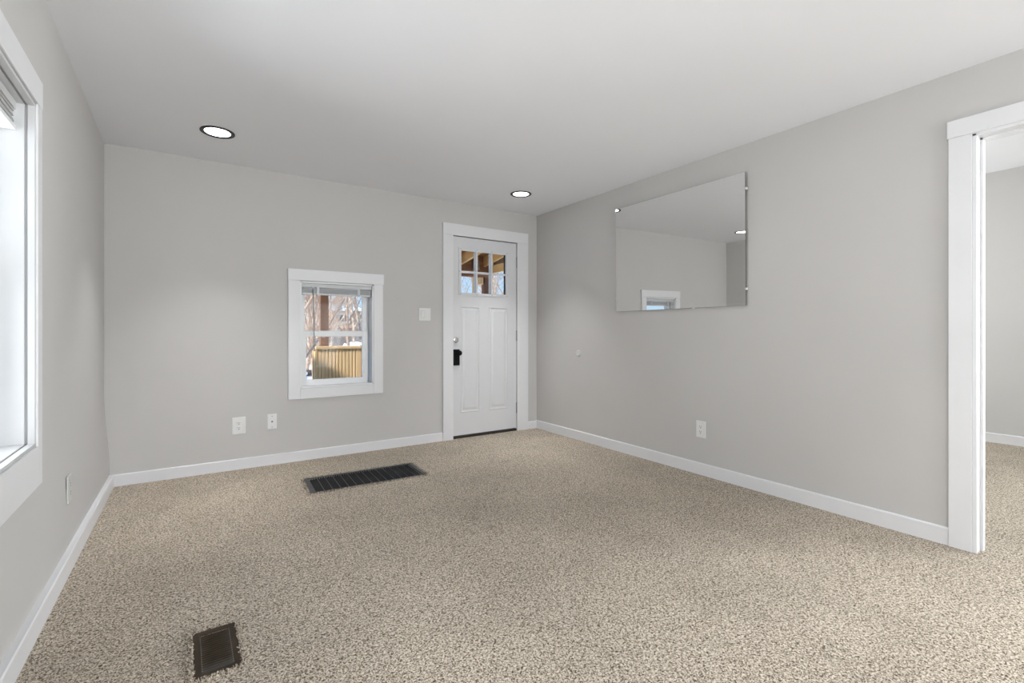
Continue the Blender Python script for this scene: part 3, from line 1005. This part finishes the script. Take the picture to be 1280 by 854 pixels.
for i, (x, y, r, lb) in enumerate(((2.05, 14.6, .5, 'round snow-capped bush left of the railing'), (6.1, 22.5, .8, 'snow-capped bush in the middle of the yard'))):
    bm = bmesh.new()
    bmesh.ops.create_icosphere(bm, subdivisions=4, radius=r)
    for v in bm.verts:
        nn = v.co.normalized()
        v.co *= 1 + .12 * math.sin(nn.x * 9 + i) * math.cos(nn.y * 8) + .06 * math.sin(nn.z * 17 + nn.x * 11)
        v.co.z = v.co.z * .75 + r * .6
    o = tag(obj('snowy_bush', bm, M_snow, None, True), lb, 'bush')
    o.location = (x, y, GZ)

# low brick house with a dormer
HY = 44.0
hs = thing('house', 'brown-roofed brick house with a snowy dormer behind the bare trees', 'house', (14, HY, GZ))
part('wall', M_brick, hs, (9.3, 24, HY, HY + 8, GZ, 1.55))
bm = bmesh.new()
vs = [bm.verts.new(p) for p in ((9.0, HY - .4, 1.45), (24.3, HY - .4, 1.45), (24.3, HY + 4, 3.15), (9.0, HY + 4, 3.15), (24.3, HY + 8.4, 1.45), (9.0, HY + 8.4, 1.45))]
for f in ((0, 1, 2, 3), (3, 2, 4, 5), (0, 3, 5), (1, 2, 4), (0, 1, 4, 5)):
    bm.faces.new([vs[i] for i in f])
local(obj('roof', bm, M_shingle, hs), hs)
dm = part('dormer', M_siding, hs, (10.0, 12.6, HY + .5, HY + 3.5, 1.7, 3.0))
one('window_frame', M_vinyl, dm, (10.35, 10.5, HY + .42, HY + .5, 1.85, 2.75), (11.35, 11.5, HY + .42, HY + .5, 1.85, 2.75), (10.5, 11.35, HY + .42, HY + .5, 1.85, 2.0), (10.5, 11.35, HY + .42, HY + .5, 2.62, 2.75))
one('window_pane', M_darkglass, dm, (10.5, 11.35, HY + .46, HY + .49, 2.0, 2.62))
part('dormer_snow', M_snow, hs, (9.75, 12.85, HY + .2, HY + 3.8, 3.0, 3.32), bev=.1)
part('chimney', M_brick, hs, (17, 17.7, HY + 3.4, HY + 4.2, 2.8, 4.0))


# unseen house added on the left to keep sun out of the tall window
nh = thing('sun_block_house', 'plain pale house added out of view to block sun from the tall left window', 'house', (-8, -2, GZ))
part('wall', M_ext, nh, (-11, -5, -9, 3.3, GZ, 5.6))
bm = bmesh.new()
vs = [bm.verts.new(p) for p in ((-11.4, -9.4, 5.5), (-4.6, -9.4, 5.5), (-4.6, 3.7, 5.5), (-11.4, 3.7, 5.5), (-8, -9.4, 7.8), (-8, 3.7, 7.8))]
for f in ((0, 1, 2, 3), (0, 3, 5, 4), (1, 2, 5, 4), (0, 1, 4), (3, 2, 5)):
    bm.faces.new([vs[i] for i in f])
local(obj('roof', bm, M_shingle, nh), nh)


# bare trees
def tree_mesh(seed, height, spread, twigs):
    rnd = random.Random(seed)
    V, F = [], []

    def tube(p, d, ln, r, depth):
        n = 3 if depth < 2 else 2
        segs = [p]
        dirs = d.copy()
        for i in range(n):
            dirs = (dirs + Vector((rnd.uniform(-.16, .16), rnd.uniform(-.16, .16), rnd.uniform(-.04, .10)))).normalized()
            segs.append(segs[-1] + dirs * ln / n)
        ns = 7 if depth < 1 else (5 if depth < 3 else 3)
        base = len(V)
        for i, q in enumerate(segs):
            rr = r * (1 - .45 * i / n)
            tv = (segs[min(i + 1, n)] - segs[max(i - 1, 0)]).normalized()
            a = tv.orthogonal().normalized()
            b = tv.cross(a)
            for k in range(ns):
                t = 2 * PI * k / ns
                V.append(q + (a * math.cos(t) + b * math.sin(t)) * rr)
        for i in range(n):
            for k in range(ns):
                F.append((base + i * ns + k, base + i * ns + (k + 1) % ns, base + (i + 1) * ns + (k + 1) % ns, base + (i + 1) * ns + k))
        if depth >= 4:
            return
        m = twigs if depth else twigs + 3
        for i in range(m):
            t = rnd.uniform(.18, 1) if depth else rnd.uniform(.12, 1)
            j = min(int(t * n), n - 1)
            q = segs[j].lerp(segs[j + 1], t * n - j)
            dd = (segs[j + 1] - segs[j]).normalized()
            a = dd.orthogonal().normalized()
            a.rotate(Matrix.Rotation(rnd.uniform(0, 2 * PI), 3, dd))
            nd = (dd * rnd.uniform(.6, 1.1) + a * rnd.uniform(.5, 1.0) * spread + Vector((0, 0, .25))).normalized()
            tube(q, nd, ln * rnd.uniform(.45, .7), max(r * .5 * (1 - .35 * t), .007), depth + 1)

    tube(Vector((0, 0, -.1)), Vector((0, 0, 1)), height * .55, height * .010, 0)
    me = bpy.data.meshes.new('bare_tree')
    me.from_pydata([tuple(v) for v in V], [], F)
    return me


kinds = [tree_mesh(11, 7.5, 1.0, 3), tree_mesh(23, 9, .8, 3), tree_mesh(37, 6, 1.1, 4), tree_mesh(58, 10, 1.0, 3)]
for i, me in enumerate(kinds):
    me.materials.append(M_bark if i % 2 == 0 else M_bark2)


def at(px, Y):
    u = (px - 640) / FPX
    s_, c_ = math.sin(YAW), math.cos(YAW)
    return (s_ + c_ * u) / (c_ - s_ * u) * Y


spots = [(378, 15, 0), (383, 19, 2), (388, 24, 1), (393, 17, 2), (397, 28, 3), (376, 30, 1), (386, 34, 3), (416, 33, 1), (436, 21, 0), (443, 29, 3), (411, 24, 1),
                  (451, 38, 2), (457, 24, 1), (607, 22, 1), (627, 15, 2), (622, 24, 1)]
where = ['nearest tree left of the brown post', 'at the left edge of the small window']
for i, (px, Y, k) in enumerate(spots):
    o = bpy.data.objects.new('bare_tree', kinds[k])
    o.location = (at(px, Y), Y, GZ)
    o.rotation_euler = (0, 0, i * 1.7)
    sc = 1 + .12 * math.sin(i * 2.3)
    o.scale = (sc, sc, sc)
    L.objects.link(o)
    if px < 400:
        lb, gp = 'leafless brown tree in the thicket seen left of the porch post', 'thicket left of the porch post'
    elif px < 470:
        lb, gp = 'leafless brown tree in front of the distant brick house', 'bare trees before the brick house'
    else:
        lb, gp = 'leafless tree top against blue sky seen through the door panes', 'bare trees seen through the door panes'
    tag(o, lb, 'tree', gp)
